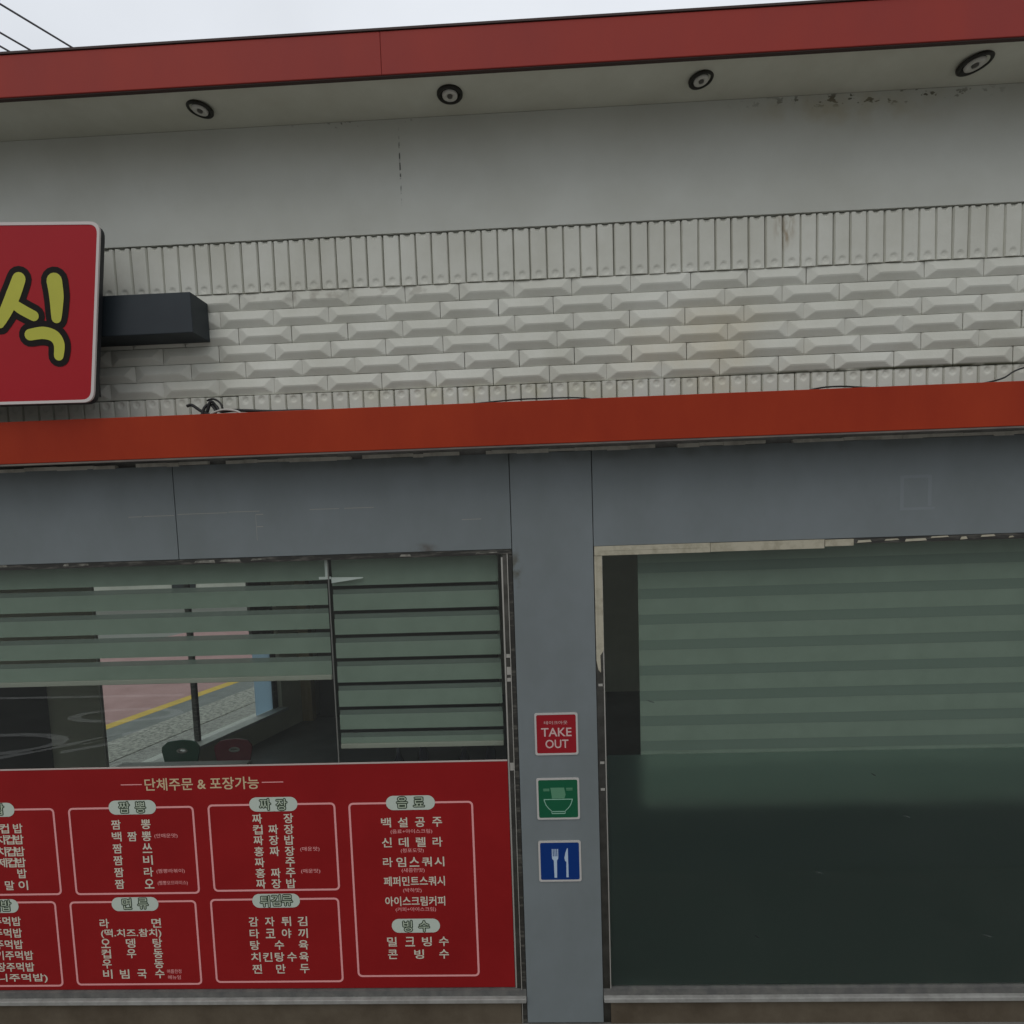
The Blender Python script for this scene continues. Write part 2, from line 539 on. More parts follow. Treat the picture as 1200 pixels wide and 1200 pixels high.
# ------------------------------------------------------------------ ground, roads, pavements
def sheet(name, poly, z, m, kind="structure", label=None, cat=None, h=None):
    b = MB()
    if h:
        b.slab(poly, z - h, z)
    else:
        b.add([(x, y, z) for x, y in poly], [tuple(range(len(poly)))])
    return tag(b.build(name, m), label, cat, None, kind)


sheet("ground", [(-600, -600), (600, -600), (600, 600), (-600, 600)], -0.02, 'ground', "structure", "bare grey ground beyond the roads and behind the shop", "ground")


def sk(s, y):                       # a line along the side street: s = offset, y = depth
    return (s + 0.25 * (y - 5.0), y)


sheet("road", [(-60, -9.5), (40, -9.5), (40, -1.7), (-60, -1.7)], -0.004, 'asphalt', "structure", "grey asphalt road running along the shop front", "road")
sheet("side_road", [sk(-14.0, -1.6), sk(-7.22, -1.6), sk(-7.22, 40), sk(-14.0, 40)], 0.0, 'red_road', "structure", "red coated side road seen through the shop's windows", "road")
sheet("gutter", [sk(-7.219, -1.6), sk(-6.28, -1.6), sk(-6.28, 40), sk(-7.219, 40)], 0.004, 'gutter', "structure", "grey gutter strip between the yellow line and the side pavement", "gutter")
sheet("yellow_line", [sk(-7.47, -1.6), sk(-7.22, -1.6), sk(-7.22, 40), sk(-7.47, 40)], 0.006, 'yellow', "structure", "yellow painted line along the edge of the red side road", "road marking")
sheet("side_pavement", [sk(-6.28, -1.5), sk(-5.50, -1.5), sk(-5.50, 40), sk(-6.28, 40)], 0.12, 'granite', "structure", "speckled granite pavement of the side street", "pavement", h=0.2)
sheet("pavement_edging", [sk(-5.485, -1.5), sk(-3.9, -1.5), sk(-3.9, 40), sk(-5.485, 40)], 0.115, 'granite2', "structure", "paler granite strip between side pavement and shop wall", "pavement", h=0.2)
sheet("pavement", [(-5.6, -1.6), (12, -1.6), (12, 0.1), (-5.3, 0.1)], 0.05, 'paving', "structure", "worn concrete pavement along the foot of the shop front", "pavement", h=0.2)
# white road lettering on the asphalt (mirrored faintly in the shop's glass)
rm = MB()


def road_ring(cx, cy_, rx, ry, wd, n=40):
    vs = []
    for k in range(n):
        a = 2 * math.pi * k / n
        vs.append((cx + rx * math.cos(a), cy_ + ry * math.sin(a), 0.002))
        vs.append((cx + (rx - wd * 1.6) * math.cos(a), cy_ + (ry - wd) * math.sin(a), 0.002))
    rm.add(vs, [(2 * k, 2 * ((k + 1) % n), 2 * ((k + 1) % n) + 1, 2 * k + 1) for k in range(n)])


def road_bar(x0, y0, x1, y1, wd):
    d = Vector((x1 - x0, y1 - y0, 0)).normalized()
    n = Vector((-d.y, d.x, 0)) * wd / 2
    a, b = Vector((x0, y0, 0.002)), Vector((x1, y1, 0.002))
    rm.add([a - n, b - n, b + n, a + n], [(0, 1, 2, 3)])


road_ring(-8.35, -5.35, 1.15, 0.52, 0.15)
road_ring(-7.2, -6.75, 1.0, 0.42, 0.14)
road_bar(-7.75, -4.75, -6.55, -5.7, 0.16)
road_bar(-6.95, -4.95, -6.35, -5.35, 0.14)
road_bar(-6.9, -5.3, -6.3, -5.95, 0.14)
road_bar(-12.0, -8.1, -6.9, -8.0, 0.15)
tag(rm.build("road_marking", 'road_white'), "white painted road lettering in rings and bars, mirrored in the glass", "road marking", None, "structure")

# ------------------------------------------------------------------ the shop building
shop = tag(empty("shop_building", (0, 0, 0)), "single storey shop with white relief bricks, red bands and grey blue panels", "building")
XL, XR = -5.15, 5.2
bx("roof_slab", 'house_roof', shop, XL + 0.2, XR, 0.2, 7.2, 5.20, 5.36)
bx("back_wall", 'in_wall', shop, -3.4, XR - 0.17, 7.0, 7.2, 0.0, 5.195)
bx("end_wall", 'in_wall', shop, XR - 0.16, XR, 0.16, 6.995, 0.0, 5.195)
# front: structural wall above the shop windows
bx("core_wall", 'mortar', shop, XL, XR, 0.012, 0.20, 2.96, 5.25)
b = MB()
b.box(XL, XR, -0.022, 0.010, 4.672, 5.262)
b.build("upper_wall", 'plaster', shop)
# soffit and top band
bx("soffit", 'soffit', shop, XL, XR, -0.352, 0.19, 5.264, 5.30)
b = MB()
for x0, x1 in ((XL - 0.02, -2.92), (-2.916, -0.6602), (-0.6592, 3.62), (3.624, XR + 0.02)):
    b.box(x0, x1, -0.385, -0.355, 5.236, 5.432)
b.build("roof_band", 'red_hi', shop, bevel=0.003)
b = MB()
b.box(XL - 0.03, XR + 0.03, -0.39, 0.19, 5.434, 5.444)
b.box(XL - 0.02, XR + 0.02, -0.38, -0.358, 5.2315, 5.2355)
b.build("drip_edge", 'dark_trim', shop)
bx("roof_parapet", 'red_hi', shop, XL, XR, -0.352, 0.185, 5.302, 5.432)

# relief brick cladding: every brick a small height field
def field(mb, x0, x1, z0, z1, hfun, nu, nv, y0=-0.004):
    us = np.linspace(0, x1 - x0, nu)
    vs_ = np.linspace(0, z1 - z0, nv)
    U, V = np.meshgrid(us, vs_)
    H = hfun(U, V, x1 - x0, z1 - z0)
    tx, tz = rng.normal(0, 0.004, 2)
    H = H + tx * (U - us.mean()) / max(us[-1], .1) + tz * (V - vs_.mean()) / 0.1 * 0.3
    pts = [(x0 + U[j, i], y0 - H[j, i], z0 + V[j, i]) for j in range(nv) for i in range(nu)]
    fs = [(j * nu + i, j * nu + i + 1, (j + 1) * nu + i + 1, (j + 1) * nu + i) for j in range(nv - 1) for i in range(nu - 1)]
    n = len(pts)
    rim = [i for i in range(nu)] + [j * nu + nu - 1 for j in range(1, nv)] + [(nv - 1) * nu + i for i in range(nu - 2, -1, -1)] + [j * nu for j in range(nv - 2, 0, -1)]
    pts += [(pts[i][0], 0.011, pts[i][2]) for i in rim]
    m_ = len(rim)
    fs += [(rim[(k + 1) % m_], rim[k], n + k, n + (k + 1) % m_) for k in range(m_)]
    mb.add(pts, fs)


def h_stretcher(U, V, L, Hh):
    P, vr, e = 0.021, 0.43 * Hh, 0.058
    h = np.minimum(0.08 + 0.92 * V / vr, 0.30 + 0.70 * (Hh - V) / (Hh - vr))
    end = np.minimum(U, L - U) / e
    end = np.sqrt(end ** 2 + (0.10 * (V - 0.6 * Hh) / Hh) ** 2)
    h = np.minimum(np.minimum(h, 0.12 + 0.88 * end), 1.0) * P
    return h


def h_soldier(U, V, Wd, Hh):
    P = 0.012
    h = P * np.minimum(1, np.minimum(U, Wd - U) / 0.005) ** 0.6 + 0.0025 * np.sin(math.pi * U / Wd)
    d = np.sqrt((U - Wd / 2) ** 2 + (V - 0.024) ** 2)
    h = h * (0.62 + 0.38 * np.clip((d - 0.010) / 0.012, 0, 1))
    d = np.sqrt((U - Wd / 2) ** 2 + (V - Hh) ** 2)
    return h * (0.2 + 0.8 * np.clip((d - 0.010) / 0.010, 0, 1))


cl = MB()
PITCH_S = 0.0885
for (z0, z1, dz) in ((4.397, 4.671, 0), (3.565, 3.838, 0)):
    x = XL + 0.01 + (0 if z0 > 4 else 0.03)
    while x < XR - 0.1:
        wd = PITCH_S + random.uniform(-0.004, 0.006)
        g = random.choice((0.0015, 0.002, 0.003, 0.004))
        t = random.uniform(-0.002, 0.002)
        if z0 > 4:
            field(cl, x + g / 2, x + wd - g / 2, z0 + 0.001 + t, z1 - 0.006, h_soldier, 16, 40)
        else:   # the same brick turned end for end
            def hs(U, V, Wd, Hh):
                return h_soldier(U, Hh - V, Wd, Hh)
            field(cl, x + g / 2, x + wd - g / 2, z0 + 0.002, z1 - 0.003 + t, hs, 16, 40)
        x += wd
row_h = (4.396 - 3.840) / 6
for k in range(6):
    z1 = 4.396 - k * row_h
    x = -0.015 - 0.312 * 17 + (0.156 if k % 2 else 0) + random.uniform(-0.01, 0.01)
    while x < XR - 0.05:
        wd = 0.312 + random.uniform(-0.012, 0.012)
        g = random.choice((0.0012, 0.002, 0.003, 0.005))
        a, c_ = max(x + g / 2, XL), min(x + wd - g / 2, XR)
        if c_ - a > 0.12:
            field(cl, a, c_, z1 - row_h + 0.0024, z1 - 0.0014 + random.uniform(-0.0006, 0.0006), h_stretcher, 36, 12)
        x += wd
cl.build("brick_cladding", 'brick', shop)

# lower red band
b = MB()
for x0, x1 in ((XL - 0.02, -3.60), (-3.597, 2.95), (2.953, XR + 0.02)):
    b.box(x0, x1, -0.235, -0.205, 3.478, 3.702)
b.build("canopy_band", 'red_lo', shop, bevel=0.003)
b = MB()
b.box(XL, XR, -0.204, -0.040, 3.492, 3.500)
b.box(XL, XR, -0.232, -0.206, 3.468, 3.477)
b.build("band_underside", 'band_under', shop)
bx("band_top", 'band_under', shop, XL, XR, -0.204, -0.04, 3.545, 3.560)
# flaking sealant line under the band, with an uneven lower edge
b = MB()
x = XL
while x < XR:
    l = random.uniform(0.03, 0.22)
    if random.random() > 0.08:
        zb = 3.4635 - random.choice((0, 0.002, 0.003, 0.006))
        b.box(x, min(x + l - 0.001, XR), -0.018 - random.uniform(0, 0.004), 0.010, zb, 3.479 + random.choice((0, 0.002, -0.003)))
    x += l
b.build("sealant_line", 'caulk', shop)

# grey blue panels: fascia pieces and pillar, with open joints between them
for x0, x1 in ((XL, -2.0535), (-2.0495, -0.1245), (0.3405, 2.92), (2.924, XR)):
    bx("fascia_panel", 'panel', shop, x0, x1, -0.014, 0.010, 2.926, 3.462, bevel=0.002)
bx("pillar", 'panel', shop, -0.1205, 0.3365, -0.016, 0.16, 0.062, 3.461, bevel=0.002)
bx("wall_end_panel", 'panel', shop, XL, XL + 0.35, -0.014, 0.16, 0.06, 2.924)
bx("corner_panel", 'panel', shop, XR - 0.35, XR, -0.014, 0.155, 0.06, 2.924)
# old scratches and adhesive outlines on the fascia
b = MB()
for x0, x1, z in ((-2.33, -2.25, 3.178), (-2.24, -2.06, 3.179), (-2.04, -1.75, 3.184), (-1.74, -1.56, 3.187), (-1.27, -1.10, 3.186), (-1.07, -0.9, 3.186), (-0.40, -0.29, 3.10)):
    b.box(x0, x1, -0.0146, -0.0141, z, z + 0.0025)
b.box(-1.585, -1.5835, -0.0146, -0.0141, 3.02, 3.17)
b.box(-1.582, -1.54, -0.0146, -0.0141, 3.168, 3.171)
b.box(-1.582, -1.545, -0.0146, -0.0141, 3.098, 3.101)
b.build("scratch_mark", 'rail_b', shop)
b = MB()
for x0, x1, z0, z1 in ((2.03, 2.05, 3.07, 3.26), (2.18, 2.20, 3.09, 3.26), (2.05, 2.18, 3.245, 3.262), (2.05, 2.22, 3.07, 3.085)):
    b.box(x0, x1, -0.0144, -0.0141, z0, z1)
b.build("adhesive_mark", mat("adhesive_residue", (0.205, 0.23, 0.238), 0.6), shop)

# left and right shop windows: frame > panes, silicone line, film
def window(x0, x1, splits, head_m):
    fr = MB()
    fr.box(x0, x1, -0.012, 0.06, 2.895, 2.924)                 # head
    f = fr.build("shop_window", head_m, shop)
    edges = [x0 + 0.03] + splits + [x1 - 0.03]
    for a, c_ in zip(edges[:-1], edges[1:]):
        bx("pane", 'glass', f, a + 0.002, c_ - 0.002, 0.004, 0.012, 0.276, 2.894)
    for s in splits:
        bx("silicone_joint", 'silicone', f, s - 0.0025, s + 0.0025, 0.001, 0.013, 1.694, 2.893)
    bx("bottom_rail", 'rail', f, x0, x1, -0.018, 0.06, 0.238, 0.274)
    bx("sill", 'alu', f, x0, x1, -0.046, 0.06, 0.209, 0.236, bevel=0.004)
    return f


wl = window(XL + 0.36, -0.1235, [-3.75, -1.19], 'dark_frame')
wr = window(0.3395, XR - 0.36, [2.95], 'dark_frame')
tag(wl, "dark framed shop window with menu film")
tag(wr, "shop window with cream film on its frame and frosted lower half")
# left window's right jamb: polished folded steel
bx("jamb", 'steel', wl, -0.178, -0.150, -0.006, 0.05, 0.276, 2.893)
bx("jamb", 'dark_frame', wl, -0.1495, -0.1235, -0.010, 0.05, 0.06, 2.893)
bx("jamb_edge", 'edge', wl, -0.1525, -0.1485, -0.0165, -0.0105, 0.06, 2.90)
bx("jamb_edge", 'edge', wl, -0.187, -0.1785, -0.004, 0.02, 0.276, 2.88)
for z in (2.30, 2.20, 2.16, 1.63):
    bx("jamb_clip", 'edge', wl, -0.175, -0.153, -0.0105, -0.0065, z, z + random.choice((0.02, 0.045)))
# scraps of white protective film on the left head
b = MB()
x = -4.6
while x < -0.3:
    l = random.uniform(0.02, 0.20)
    if random.random() < (0.8 if x < -2.6 else 0.42):
        zz = 2.900 + random.uniform(0, 0.010)
        b.prism([(x, zz), (x + l, zz + random.uniform(-0.003, 0.006)), (x + l * 0.95, zz + 0.010 + random.uniform(0, 0.008)), (x + 0.01, zz + 0.012)], -0.0136, -0.0122)
    x += l + random.uniform(0.01, 0.06)
b.build("film_scrap", 'scrap', wl)
# right window: cream film left on the head and on the upper part of the jamb, steel below
b = MB()
b.box(0.3425, 0.99, -0.019, -0.0125, 2.872, 2.925)
b.box(0.36, 0.985, -0.0205, -0.0192, 2.898, 2.902)
b.box(0.992, 1.62, -0.0185, -0.0125, 2.874, 2.924)
b.box(1.624, 1.78, -0.0175, -0.0125, 2.884, 2.921)
for x0, x1, z0, z1 in ((1.80, 1.88, 2.898, 2.914), (1.95, 2.03, 2.905, 2.916), (2.06, 2.18, 2.897, 2.913), (2.20, 2.30, 2.912, 2.923), (2.36, 2.40, 2.898, 2.916), (2.47, 2.55, 2.909, 2.922), (2.62, 2.65, 2.900, 2.912)):
    b.prism([(x0, z0), (x1, z0 + 0.003), (x1 - 0.008, z1), (x0 + 0.006, z1 - 0.002)], -0.0150, -0.0125)
b.build("film_strip", 'cream', wr, bevel=0.002)
bx("jamb", 'steel', wr, 0.3395, 0.380, -0.010, 0.05, 0.06, 2.893)
bx("jamb_edge", 'edge', wr, 0.3805, 0.3865, -0.012, 0.02, 0.276, 2.893)
b = MB()
b.prism([(0.3415, 2.27), (0.352, 2.215), (0.366, 2.20), (0.364, 2.30), (0.3845, 2.33), (0.3845, 2.870), (0.3415, 2.870)], -0.0165, -0.0105)
b.box(0.354, 0.357, -0.0185, -0.0168, 2.34, 2.888)
b.build("jamb_film", 'cream', wr)
for z in (1.66, 1.50, 2.12):
    bx("jamb_clip", 'edge', wr, 0.350, 0.374, -0.0125, -0.0105, z, z + 0.014)
bx("frosted_film", 'frost', wr, 0.389, 2.945, 0.0135, 0.0155, 0.278, 1.70)
bx("frosted_film", 'frost', wr, 2.955, XR - 0.395, 0.0135, 0.0155, 0.278, 1.70)
b = MB()
for x, z, l in ((1.585, 0.977, 0.045), (2.08, 1.308, 0.05), (2.55, 0.577, 0.06), (1.235, 0.584, 0.03), (0.62, 2.02, 0.05), (1.9, 1.56, 0.03)):
    b.prism([(x, z + 0.010), (x + l * 0.5, z - 0.002), (x + l, z - 0.010), (x + l * 0.95, z - 0.004), (x + l * 0.4, z + 0.006)], 0.0022, 0.0032)
b.build("glass_scuff", mat("faint_scuff", (0.075, 0.085, 0.08), 0.6), wr)
# plinths under the windows
bx("plinth", 'concrete', shop, XL + 0.352, -0.157, -0.010, 0.16, 0.0, 0.207)
bx("plinth", 'concrete', shop, 0.382, XR - 0.352, -0.010, 0.155, 0.0, 0.207)

# interior
def wx(y):                             # inner face of the skewed side wall
    return -4.53 + 0.28 * (y - 2.65)


b = MB()
b.slab([(wx(0.16), 0.165), (XR - 0.17, 0.165), (XR - 0.17, 6.99), (wx(6.99), 6.99)], 0.0, 0.15)
b.build("shop_floor", 'floor', shop)
b = MB()
b.slab([(wx(0.21), 0.21), (XR - 0.17, 0.21), (XR - 0.17, 6.99), (wx(6.99), 6.99)], 2.965, 3.01)
b.build("shop_ceiling", 'ceiling', shop)


def side_wall(name, m, y0, y1, z0, z1, t0=0.0, t1=0.16, parent=shop):
    b_ = MB()
    b_.slab([(wx(y0) - t0, y0), (wx(y1) - t0, y1), (wx(y1) - t1, y1), (wx(y0) - t1, y0)], z0, z1)
    return b_.build(name, m, parent)


side_wall("side_wall", 'in_wall', 0.21, 2.62, 0.0, 5.19)
side_wall("side_wall", 'in_wall', 5.30, 6.99, 0.0, 5.19)
side_wall("side_wall", 'in_wall', 2.625, 5.295, 0.0, 0.46)
side_wall("side_wall", 'in_wall', 2.625, 5.295, 2.72, 5.19)
sw = side_wall("side_window", 'dark_frame', 2.625, 2.665, 0.465, 2.715, 0.05, 0.11)
side_wall("mullion", 'dark_frame', 3.85, 3.885, 0.51, 2.67, 0.05, 0.11, sw)
side_wall("window_sill", 'sill_stone', 2.67, 5.29, 0.465, 0.505, -0.10, 0.19, sw)
side_wall("window_head", 'dark_frame', 2.67, 5.29, 2.675, 2.715, 0.05, 0.11, sw)
side_wall("pane", 'glass', 2.67, 3.845, 0.51, 2.67, 0.075, 0.083, sw)
side_wall("pane", 'glass', 3.89, 4.86, 0.51, 2.67, 0.075, 0.083, sw)
side_wall("window_stile", 'edge', 2.60, 2.624, 0.51, 2.67, -0.02, -0.002, sw)
side_wall("sidelight", 'blue_pane', 4.865, 5.20, 0.51, 1.45, 0.07, 0.075, sw)
side_wall("window_panel", 'dark_frame', 4.865, 5.20, 1.455, 2.67, 0.06, 0.10, sw)
side_wall("window_stile", 'dark_frame', 5.205, 5.29, 0.51, 2.67, 0.05, 0.11, sw)
side_wall("inner_panel", 'in_dark', 0.5, 2.08, 0.155, 1.9, -0.03, -0.005)
bx("wooden_post", 'wood', shop, -3.66, -3.50, 5.72, 5.88, 0.152, 2.96)
bx("inner_partition", 'in_dark', shop, -3.45, -0.6, 5.9, 6.0, 0.152, 2.96)

# ------------------------------------------------------------------ recessed lamps in the soffit
def downlight(x, y, r, tilt, label):
    e = tag(empty("downlight", (x, y, 5.263)), label, "downlight", "recessed lamps in the white soffit")
    mt = Matrix.Rotation(R(tilt[0]), 4, 'Y') @ Matrix.Rotation(R(tilt[1]), 4, 'X')
    a = MB()
    a.lathe([(r, 0.001), (r, -0.008), (r * 0.93, -0.014), (r * 0.80, -0.013), (r * 0.74, -0.004), (r * 0.62, 0.000), (r * 0.60, -0.005)], 36, mt)
    a.build("trim_ring", 'lamp_ring', e)
    c_ = MB()
    c_.lathe([(r * 0.60, -0.006), (r * 0.57, -0.016), (r * 0.35, -0.0145), (r * 0.20, -0.011), (0.0005, -0.003)], 28, mt)
    c_.build("reflector", 'lamp_ref', e)
    d = MB()
    d.lathe([(r * 0.21, -0.010), (r * 0.19, -0.019), (0.0005, -0.021)], 18, mt)
    d.build("bulb", 'lamp_core', e)
    return e


downlight(-1.655, -0.19, 0.066, (9, 0), "leftmost black ringed lamp in the soffit, tilted, above the red sign's arm")
downlight(-0.356, -0.19, 0.066, (0, 0), "round black ringed soffit lamp right of the thin wall crack")
downlight(0.912, -0.19, 0.062, (-8, 0), "third black ringed soffit lamp, left of the black mould specks")
downlight(2.254, -0.19, 0.080, (-9, 0), "largest black ringed soffit lamp, above the mould specks at right")

# ------------------------------------------------------------------ projecting red sign with its arm
sg = tag(empty("shop_sign", (-2.2, -0.2, 3.78)), "red lightbox sign with a yellow black-outlined letter on a dark grey arm", "sign")
O = Vector((-2.2, -0.2, 3.78))


def sgb(mb, name, m, bevel=0.0):
    o = mb.build(name, m, sg, bevel=bevel)
    for v in o.data.vertices:
        v.co -= O
    return o


def quad_round(tl, tr, br, bl, r, n=6):
    pts = []
    loop = [bl, br, tr, tl]
    for i in range(4):
        p0, p, p1 = (Vector(loop[(i + k - 1) % 4]) for k in range(3))
        a = p + (p0 - p).normalized() * r
        c_ = p + (p1 - p).normalized() * r
        for k in range(n + 1):
            t = k / n
            q = a * (1 - t) ** 2 + p * 2 * t * (1 - t) + c_ * t * t
            pts.append((q.x, q.y))
    return pts


outer = quad_round((-3.6, 4.730), (-2.158, 4.672), (-2.272, 3.772), (-3.6, 3.790), 0.055)
inner = quad_round((-3.585, 4.715), (-2.173, 4.658), (-2.286, 3.786), (-3.585, 3.804), 0.047)
cx_, cz_ = -2.87, 4.24
core = [(x + (0.012 if x > cx_ else -0.012) * 0, z) for x, z in outer]
b = MB(); b.prism([(x - 0.012, z) for x, z in core], -0.292, -0.238); sgb(b, "light_box", 'sign_body', 0.012)
b = MB(); b.ring(outer, inner, -0.304, -0.2925); sgb(b, "sign_border", 'sign_border')
b = MB(); b.prism(inner, -0.302, -0.293); sgb(b, "sign_face", 'sign_red')


def sp_(zx, zy):                        # layout of the letter on the sign face, drawn on its own grid
    px, py = 0.1584 * zx, 300 + 0.1583 * zy
    return Vector((0.004523 * px - 0.000407 * py - 2.5771, -0.000201 * px - 0.004267 * py + 5.8059))


def stroke(mb, pts, ws, extra, y):
    P = [sp_(*p) for p in pts]
    k = 0.1584 * 0.0045
    # resample with a smooth curve
    q, wv = [], []
    n = len(P)
    for i in range(n - 1):
        p0, p1, p2, p3 = P[max(i - 1, 0)], P[i], P[i + 1], P[min(i + 2, n - 1)]
        for s in range(10):
            t = s / 10
            q.append(0.5 * ((2 * p1) + (p2 - p0) * t + (2 * p0 - 5 * p1 + 4 * p2 - p3) * t * t + (3 * p1 - p0 - 3 * p2 + p3) * t ** 3))
            wv.append(ws[i] * (1 - t) + ws[i + 1] * t)
    q.append(P[-1]); wv.append(ws[-1])
    L, Rr = [], []
    for i, p in enumerate(q):
        d = (q[min(i + 1, len(q) - 1)] - q[max(i - 1, 0)]).normalized()
        nrm = Vector((-d.y, d.x))
        r_ = (wv[i] / 2 + extra) * k
        L.append(p + nrm * r_); Rr.append(p - nrm * r_)
    def cap(c_, a_from, sgn, r_):
        return [c_ + Vector((math.cos(a_from + sgn * math.pi * j / 8), math.sin(a_from + sgn * math.pi * j / 8))) * r_ for j in range(1, 8)]
    de = q[-1] - q[-2]; ds = q[0] - q[1]
    ae = math.atan2(de.y, de.x); as_ = math.atan2(ds.y, ds.x)
    end_cap = cap(q[-1], ae - math.pi / 2, 1, (ws[-1] / 2 + extra) * k)
    start_cap = cap(q[0], as_ - math.pi / 2, 1, (ws[0] / 2 + extra) * k)
    loop = Rr + end_cap + list(reversed(L)) + start_cap
    vs = [(p.x, y, p.y) for p in loop]
    m_ = len(q)
    base = len(vs)
    fs = []
    for i in range(m_ - 1):
        li = lambda j: m_ + len(end_cap) + (m_ - 1 - j)
        fs.append((i, i + 1, li(i + 1), li(i)))
    fs.append(tuple([m_ - 1] + list(range(m_, m_ + len(end_cap))) + [m_ + len(end_cap)]))
    lastL = m_ + len(end_cap) + m_ - 1
    fs.append(tuple([lastL] + list(range(lastL + 1, lastL + 1 + len(start_cap))) + [0]))
    mb.add(vs, fs)


STR = [([(140, 168), (95, 290), (35, 420), (0, 500)], [100, 108, 92, 60]),
       ([(60, 318), (150, 385), (250, 440)], [60, 76, 74]),
       ([(402, 182), (418, 300), (418, 455)], [116, 108, 74]),
       ([(222, 580), (320, 566), (400, 590), (438, 650), (436, 735)], [82, 88, 86, 82, 72])]
b = MB()
for i, (p_, w_) in enumerate(STR):
    stroke(b, p_, w_, 44, -0.3032 - 0.0002 * i)
sgb(b, "letter_outline", 'sign_black')
b = MB()
for i, (p_, w_) in enumerate(STR):
    stroke(b, p_, w_, 0, -0.3048 - 0.0002 * i)
sgb(b, "letter", 'sign_yellow')
b = MB(); b.box(-3.5, -2.42, -0.2375, -0.030, 3.86, 4.60); sgb(b, "shade_box", 'sign_body')  # unseen box added behind the sign to block light and darken the wall
b = MB(); b.box(-2.4195, -1.772, -0.2379 + 0.035, -0.024, 4.135, 4.345); sgb(b, "mounting_arm", 'arm', 0.004)

# ------------------------------------------------------------------ three square signs on the pillar
def plate(name, z0, face, label):
    e = tag(empty(name, (0.1, -0.016, z0)), label, "sign", "square pictogram signs on the pillar")
    b_ = MB()
    b_.ring(rrect(-0.125, 0.125, 0, 0.25, 0.012), rrect(-0.114, 0.114, 0.011, 0.239, 0.010), -0.0055, -0.0005)
    b_.build("sign_border", 'white_mark', e)
    b_ = MB()
    b_.prism(rrect(-0.114, 0.114, 0.011, 0.239, 0.010), -0.0045, -0.0005)
    b_.build("sign_face", face, e)
    return e


p1 = plate("takeout_sign", 1.722, 'st_red', "square red TAKE OUT sign, topmost of three on the grey pillar")
b = MB()
text(b, "테이크아웃", -0.002, 0.192, 0.021, -0.0049, 0.0, width=0.135)
text(b, "TAKE", 0.0, 0.136, 0.051, -0.0049, 0.012, width=0.176)
text(b, "OUT", 0.002, 0.066, 0.051, -0.0049, 0.012, width=0.134)
b.build("lettering", mat("sticker_lettering", (0.60, 0.43, 0.40), 0.5), p1)

p2 = plate("noodle_sign", 1.334, 'st_green', "square green sign with a noodle bowl, middle one on the grey pillar")
b = MB()
bowl = [(-0.085, 0.124), (0.085, 0.124), (0.083, 0.112), (0.074, 0.088), (0.060, 0.068), (0.043, 0.052), (0.039, 0.034), (-0.039, 0.034), (-0.043, 0.052), (-0.060, 0.068), (-0.074, 0.088), (-0.083, 0.112)]
bowl = list(reversed(bowl))
inn = [(x * 0.93, 0.079 + (z - 0.079) * 0.90) for x, z in bowl]
b.ring(list(reversed(bowl)), list(reversed(inn)), -0.0053, -0.0046)
b.box(-0.042, 0.042, -0.0053, -0.0046, 0.046, 0.0505)
b.build("bowl_outline", 'st_pale', p2)
b = MB()
b.prism([(-0.036, 0.127), (0.036, 0.127), (0.044, 0.150), (0.036, 0.192), (-0.044, 0.192), (-0.038, 0.150)], -0.0051, -0.0046)
b.box(-0.085, -0.050, -0.0052, -0.0046, 0.181, 0.187)
b.box(-0.085, -0.050, -0.0052, -0.0046, 0.172, 0.178)
b.box(0.048, 0.085, -0.0052, -0.0046, 0.184, 0.190)
b.box(0.048, 0.085, -0.0052, -0.0046, 0.175, 0.180)
b.build("noodle_mark", 'st_mid', p2)

p3 = plate("cutlery_sign", 0.954, 'st_blue', "square blue sign with fork and knife, lowest one on the grey pillar")
b = MB()
b.prism([(-0.034, 0.024), (-0.019, 0.024), (-0.017, 0.130), (-0.010, 0.140), (-0.009, 0.155), (-0.046, 0.155), (-0.045, 0.140), (-0.036, 0.130)], -0.0052, -0.0046)
for k in range(4):
    x = -0.046 + k * 0.0105
    b.box(x, x + 0.0055, -0.0052, -0.0046, 0.1552, 0.200)
b.prism([(0.036, 0.026), (0.049, 0.026), (0.048, 0.205), (0.043, 0.202), (0.034, 0.178), (0.027, 0.145), (0.030, 0.128), (0.038, 0.120)], -0.0052, -0.0046)
b.build("cutlery_mark", 'st_sky', p3)

# ------------------------------------------------------------------ menu film on the left window
mn = tag(empty("menu_board", (-1.7, 0.0, 0.28)), "red menu film with pink boxes and pale Korean lettering on the left window", "menu")
MO = Vector((-1.7, 0.0, 0.28))


def mnb(mb, name, m):
    for i, p in enumerate(mb.v):
        mb.v[i] = (p[0] - MO.x, p[1] - MO.y, p[2] - MO.z)
    return mb.build(name, m, mn)


b = MB(); b.box(-3.85, -0.190, -0.0005, 0.003, 0.279, 1.683); mnb(b, "menu_panel", 'menu_red')
b = MB(); b.box(-3.85, -0.190, -0.0015, 0.0035, 1.684, 1.692); mnb(b, "film_edge", 'menu_edge')
BOX = dict(A=((-81, 66.5, 949, 1051), (-3.739, -2.948, 1.446, 0.895)), B=((82.5, 229.5, 946.5, 1049.5), (-2.862, -2.086, 1.445, 0.893)),
           C=((245.5, 395, 942.5, 1045.5), (-2.001, -1.225, 1.451, 0.904)), D=((413, 558, 940.5, 1146), (-1.147, -0.402, 1.447, 0.350)),
           E=((-80, 68.5, 1058, 1158), (-3.800, -2.993, 0.856, 0.301)), F=((84, 232.5, 1057, 1156), (-2.908, -2.115, 0.852, 0.307)),
           G=((248.5, 399.5, 1054, 1153), (-2.029, -1.235, 0.858, 0.318)))


